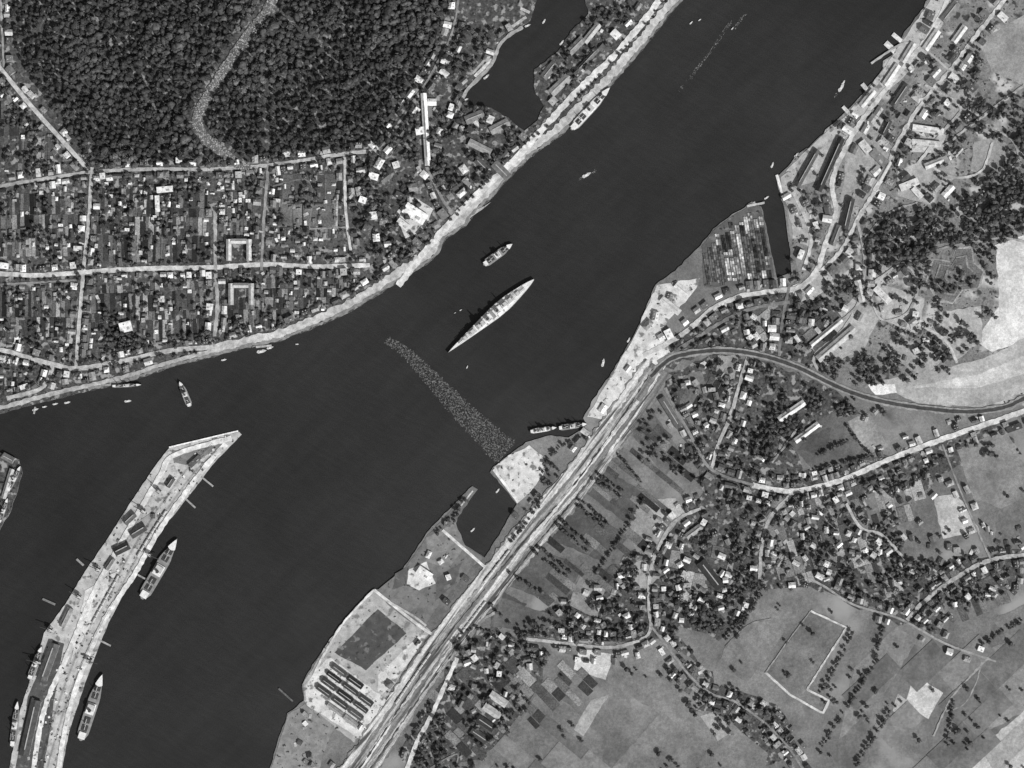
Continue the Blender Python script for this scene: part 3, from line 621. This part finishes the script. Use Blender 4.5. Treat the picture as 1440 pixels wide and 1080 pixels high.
# ------------------------------------------------------------------ speckled rubble strips
fl=MB(); fl2=MB()
base=MB(); ribbon(base,sroad,14,G(98),1,sm=False,mark=False); base.obj('forest_track',[M_road],True)
zf=nz(.05)
def flecks(mb_,pts,wa,wb,dens,z,g,s=(1.0,2.4)):
    tot=sum(math.dist(a,b) for a,b in zip(pts[:-1],pts[1:])); run=0; k=0
    for a,b in zip(pts[:-1],pts[1:]):
        d=math.dist(a,b)
        if d==0: continue
        w=wa+(wb-wa)*run/tot
        for _ in range(int(d*w*dens)):
            t=R(); o_=U(-.5,.5)*w*(1+U(-.15,.1)); x=a[0]+(b[0]-a[0])*t-(b[1]-a[1])/d*o_; y=a[1]+(b[1]-a[1])*t+(b[0]-a[0])/d*o_
            k+=1; wx,wy=P(x,y); mb_.box(wx,wy,z,U(*s),U(.8,1.4),.25+(k%50)*.004,0,U(0,3.14),G(U(*g)))
        run+=d
flecks(fl,sroad,13,14,.25,zf,(120,180)); fl.obj('track_rubble',[M_wood],True)
st=smooth([(543,478),(570,495),(600,525),(640,568),(680,608),(716,640)])
flecks(fl2,st[:-1],12,40,.40,-.05,(62,118),(1.0,2.2)); fl2.obj('floating_debris',[M_wood],True)
# ------------------------------------------------------------------ ships
def outline(L,B,st=.12,ps=.5,bw=.35,pb=.8,n=18,k=1.0):
    ts=[i/n for i in range(n+1)]; f=lambda t:min(1,(max(t,.004)/st)**ps)*min(1,(max(1-t,0)/bw)**pb)*B/2*k
    L2=L*(1-(1-k)*.25)
    r=[(L2*(t-.5),-f(t)) for t in ts]; q=[(L2*(t-.5),f(t)) for t in ts[::-1]][1:]
    return r+q
def place(m,name,x1,y1,x2,y2):
    a=P(x1,y1); b=P(x2,y2)
    return m.obj(name,[M_hull,M_deck,M_sup,M_dark],loc=((a[0]+b[0])/2,(a[1]+b[1])/2,0),rot=math.atan2(b[1]-a[1],b[0]-a[0]))
def cruiser(x1,y1,x2,y2):
    L=math.dist((x1,y1),(x2,y2)); m=MB(); B=19
    a=dict(st=.32,ps=.62,bw=.55,pb=.85)
    m.prism(outline(L,B,**a),-1,6,0,0,kb=.85); m.prism(outline(L,B,k=.94,**a),6,6.2,1,1)
    def turret(x,z,dirn):
        m.cyl(x,0,z,3.2,1,0,12); m.box(x-dirn*.5,0,z+1,6.5,5.6,2.2,2,taper=.85)
        for y in (-1.6,0,1.6): m.box(x+dirn*7.2,y,z+2,9.5,.45,.5,0)
    turret(L*.30,6.2,1); turret(L*.215,8.6,1); turret(-L*.31,6.2,-1); turret(-L*.22,8.6,-1)
    m.box(L*.215,0,6.2,12,8,2.4,2); m.box(-L*.22,0,6.2,12,8,2.4,2)
    m.box(-L*.01,0,6.2,L*.32,9,2.6,1,taper=.97); m.box(L*.12,0,8.8,14,7,5,2,taper=.85); m.box(L*.13,0,13.8,7,5.5,4,2,taper=.8); m.cyl(L*.12,0,17.8,1.2,10,2,8,.5); m.box(L*.12,0,22,1,8,.6,3)
    m.cyl(L*.04,0,8.8,3.4,8,2,12,2.9); m.cyl(L*.04,0,16.8,2.4,.2,3,12); m.cyl(-L*.07,0,8.8,3.2,7,2,12,2.8); m.cyl(-L*.07,0,15.8,2.3,.2,3,12)
    m.box(-L*.15,0,8.8,10,6,4,2,taper=.85); m.cyl(-L*.14,0,12.8,.9,12,3,8,.4); m.box(-L*.02,0,8.82,5,12,.5,0)
    for x in (-.12,-.05,.0,.07):
        for s in (-1,1): m.cyl(L*x,s*6.4,6.2,1.4,1.6,2,8); m.box(L*x,s*7.8,7.2,.4,3.2,.4,3)
    for s in (-1,1):
        for x in (-.09,.01): m.box(L*x+3,s*4.4,8.8,7,1.8,1.2,1,taper=.7)
    place(m,'heavy_cruiser',x1,y1,x2,y2)
cruiser(751,393,630,496)
def cargo(x1,y1,x2,y2,B,name='cargo_ship',light=False):
    L=math.dist((x1,y1),(x2,y2)); m=MB(); m.prism(outline(L,B),-1,4,3,0,kb=.9); m.prism(outline(L,B,k=.86),4,4.15,1 if light else 0,1 if light else 0)
    m.box(-L*.02,0,4.15,L*.16,B*.72,3,1); m.box(0,0,7.15,L*.09,B*.6,3,2); m.cyl(-L*.04,0,7.15,B*.13,7,3,10)
    m.prism([(x+L*.40,y) for x,y in outline(L*.17,B*.62,bw=.8)],4.15,5.8,2,1); m.box(-L*.42,0,4.15,L*.1,B*.6,2.2,1)
    for x in (-.31,-.19,.17,.29): m.box(L*x,0,4.15,L*.085,B*.52,1.2,3); m.box(L*x,0,5.35,L*.05,B*.36,.15,3)
    for x in (-.25,.23):
        m.cyl(L*x,0,4.15,.6,12,2,8,.3)
        for s in (-1,1): m.box(L*x+s*L*.04,s*.6,8,L*.08,.4,.4,1)
    place(m,name,x1,y1,x2,y2)
cargo(200,842,250,757,17); cargo(114,1041,145,947,16); cargo(680,373,721,343,11,'tugboat'); cargo(268,572,253,536,9,'river_steamer')
cargo(803,183,858,123,13,'river_steamer',True); cargo(42,955,60,908,9,'river_steamer'); cargo(18,1050,26,985,9,'river_steamer'); cargo(745,607,783,601,7,'barge',True); cargo(785,602,826,596,8,'barge')
cargo(158,543,200,541,5,'barge'); cargo(0,735,12,700,6,'barge'); cargo(12,690,30,655,7,'barge')
def boat(x,y,L,ang,name='rowing_boat'):
    m=MB(); B=L*.3; m.prism(outline(L,B,n=8),-.2,1,1,1,kb=.8); m.prism(outline(L,B,n=8,k=.75),1,1.05,2,2); m.box(-L*.05,0,1.05,L*.3,B*.5,1,1)
    m.obj(name,[M_hull,M_deck,M_sup,M_dark],loc=(*P(x,y),0),rot=ang)
for x,y,L,a in ((825,246,14,.5),(1183,123,14,1.0),(1186,116,8,1.0),(180,564,10,.1),(50,576,9,.3),(63,572,7,.2),(78,568,8,.2),(95,566,9,.2),(368,494,14,.2),(380,489,10,.3),(418,484,5,0),(657,516,5,1.2),(648,436,4,.5),(315,506,8,.2),(972,32,6,.8),(984,28,5,.6),(1030,40,5,.9),(640,440,3,.4),(848,510,12,1.35),
  (700,60,8,.7),(720,45,8,.6),(684,108,10,.7),(765,30,8,1),(790,60,9,.9),(742,36,9,.4),(655,140,8,.3),(1086,232,9,1.2),(1120,218,9,.8),(884,478,8,1.1),(700,690,8,.9),(665,745,8,.8),(1078,278,8,.6)):
    boat(x,y,L,a,'motorboat' if L>9 else 'rowing_boat')
foam=MB()
for x,y,a,n in ((826,246,.5,50),(1000,70,.95,90),(985,90,.9,70),(1180,128,1,20),(1040,30,.95,40)):
    for _ in range(n):
        t=U(-14,14) if n<60 else U(-50,50); o_=U(-2,2); wx,wy=P(x,y); wx+=math.cos(a)*t-math.sin(a)*o_; wy+=math.sin(a)*t+math.cos(a)*o_
        foam.box(wx,wy,.0,U(.6,2.2),U(.3,.7),.03+_*.0003,0,a+U(-.3,.3),G(U(80,140)))
foam.obj('boat_wake',[M_wood],True)
# timber rafts at the slipways
m=MB()
for i in range(13):
    x0=988+i*7.1; yb=400-i*.6+U(-5,2); yt=345-i*5.4+U(-3,8) if i<11 else 305+U(-8,8)
    g=random.choice([95,120,150,175,60,190]); n=int((yb-yt)/4)
    for j in range(n):
        if R()<.12: g=random.choice([60,90,120,150,190])
        if R()<.07: continue
        for q in range(2):
            y=yb-j*4; x=x0-(yb-y)*.16+8+q*3.1
            if at(water,x,y): continue
            wx,wy=P(x,y); m.box(wx,wy,LZ+.3,2.6,3.9,U(.8,1.5),0,.16+U(-.08,.08),G(g*U(.6,1.2)))
m.obj('timber_stacks',[M_wood],True)
def jetty(x1,y1,x2,y2,w=2.5,name='jetty',g=150):
    m=MB(); L=math.dist((x1,y1),(x2,y2)); m.box(0,0,1.2,L,w,.5,0,c=G(g))
    for i in range(int(L/5)+1):
        for s in (-1,1): m.cyl(-L/2+i*5+.5,s*w*.4,-2,.3,3.2,0,6,c=.06)
    a=P(x1,y1);b=P(x2,y2); m.obj(name,[M_wood],True,loc=((a[0]+b[0])/2,(a[1]+b[1])/2,0),rot=math.atan2(b[1]-a[1],b[0]-a[0]))
for j in ((283,670,300,684),(262,702,275,714),(190,806,212,818),(140,900,156,908),(665,690,640,722,2,'jetty',190),(392,968,412,986,2.5,'jetty',100),(335,606,238,629,2,'sea_wall',235),(1245,60,1262,76,8,'jetty',200),(1255,48,1272,62,6,'jetty',215),(1212,118,1222,130,6,'jetty',180),(1185,150,1196,162,5,'jetty',200),
  (1092,246,1100,272,4,'jetty',220),(118,795,108,786,3,'jetty',140),(78,850,60,842,3,'jetty',120),(745,18,732,12,4,'jetty',180),(668,108,692,84,5,'jetty',200),(664,104,684,82,3,'jetty',160),(720,38,740,24,4,'jetty',170),(1060,284,1072,330,3,'jetty',190),(1104,290,1110,340,3,'jetty',120),(50,572,48,582),(360,488,382,486,3,'jetty',170)):
    jetty(*j)
def crane(x,y,a):
    m=MB()
    for sx in (-2.2,2.2):
        for sy in (-2.2,2.2): m.box(sx,sy,0,.6,.6,7,0)
    m.box(0,0,7,6,6,.8,0); m.box(0,0,7.8,3.2,3.2,3,1); m.box(7,0,10,15,.9,.9,0); m.box(-3.6,0,8.5,4,2.4,1.6,1)
    m.obj('harbour_crane',[M_dark,M_sup],loc=(*P(x,y),LZ),rot=a)
for c_ in ((224,690,2.4),(202,718,2.6),(139,800,2.7),(112,838,2.6),(72,885,2.8),(54,930,2.9),(212,780,-.4),(126,928,-.3)): crane(*c_)
m=MB()
for _ in range(230):
    i=random.randrange(len(isl)); x,y=isl[i][0]+U(-24,24),isl[i][1]+U(-18,18)
    if at(water,x,y) or at(water,x+4,y) or at(water,x-4,y) or at(bld,x,y): continue
    wx,wy=P(x,y); m.box(wx,wy,LZ,U(1.5,4),U(1.5,3),U(.6,1.6),0,U(0,3),G(random.choice([60,90,110,140,220])))
m.obj('stacked_cargo',[M_wood],True)
def train(pts,i0,n,name='freight_wagon'):
    for k in range(n):
        a,b=pts[i0+k],pts[i0+k+1]
        if at(water,*a): continue
        m=MB(); L=8.5; m.box(0,0,.9,L,2.6,2.2,0); m.gable(0,0,2.7,L,3.1,3.11,3.7,1,1,rot=math.pi/2)
        for x in (-2.8,2.8):
            for y in (-1,1): m.box(x,y*.9,.1,1,.25,.8,0)
        p=P(*a);q=P(*b); m.obj(name,[M_dark,M_sup],loc=(p[0],p[1],LZ+.1),rot=math.atan2(q[1]-p[1],q[0]-p[0]))
tk=resample(offset(cs,-9.2),9.6); train(tk,22,9); train(tk,44,6); tk=resample(offset(cs,9),9.6); train(tk,34,8); tk=resample(offset(isl,-7),9.6); train(tk,12,8); tk=resample(offset(isl,3.7),9.6); train(tk,24,8)
# ------------------------------------------------------------------ light, sky, camera
el=math.radians(44); az=math.radians(138)
d=Vector((math.sin(az)*math.cos(el),math.cos(az)*math.cos(el),math.sin(el)))
s=bpy.data.lights.new('sun','SUN'); s.energy=3.8; s.angle=math.radians(.6); s.color=(1,.995,.985)
so=link(bpy.data.objects.new('sun',s)); so.rotation_euler=d.to_track_quat('Z','Y').to_euler()
w=bpy.data.worlds.new('World'); sc.world=w; w.use_nodes=True; nt=w.node_tree
sk=nt.nodes.new('ShaderNodeTexSky'); sk.sky_type='NISHITA'; sk.sun_disc=False; sk.sun_elevation=el; sk.sun_rotation=az
bw=nt.nodes.new('ShaderNodeRGBToBW'); nt.links.new(sk.outputs[0],bw.inputs[0]); bg=nt.nodes['Background']; nt.links.new(bw.outputs[0],bg.inputs[0]); bg.inputs[1].default_value=.11
cam=bpy.data.cameras.new('camera'); cam.sensor_width=36; cam.lens=36*3000/1440; cam.clip_end=12000; cam.clip_start=10
co=link(bpy.data.objects.new('camera',cam)); co.location=(0,0,3000); sc.camera=co
print('houses',cnt[0],'objects',len(bpy.data.objects))
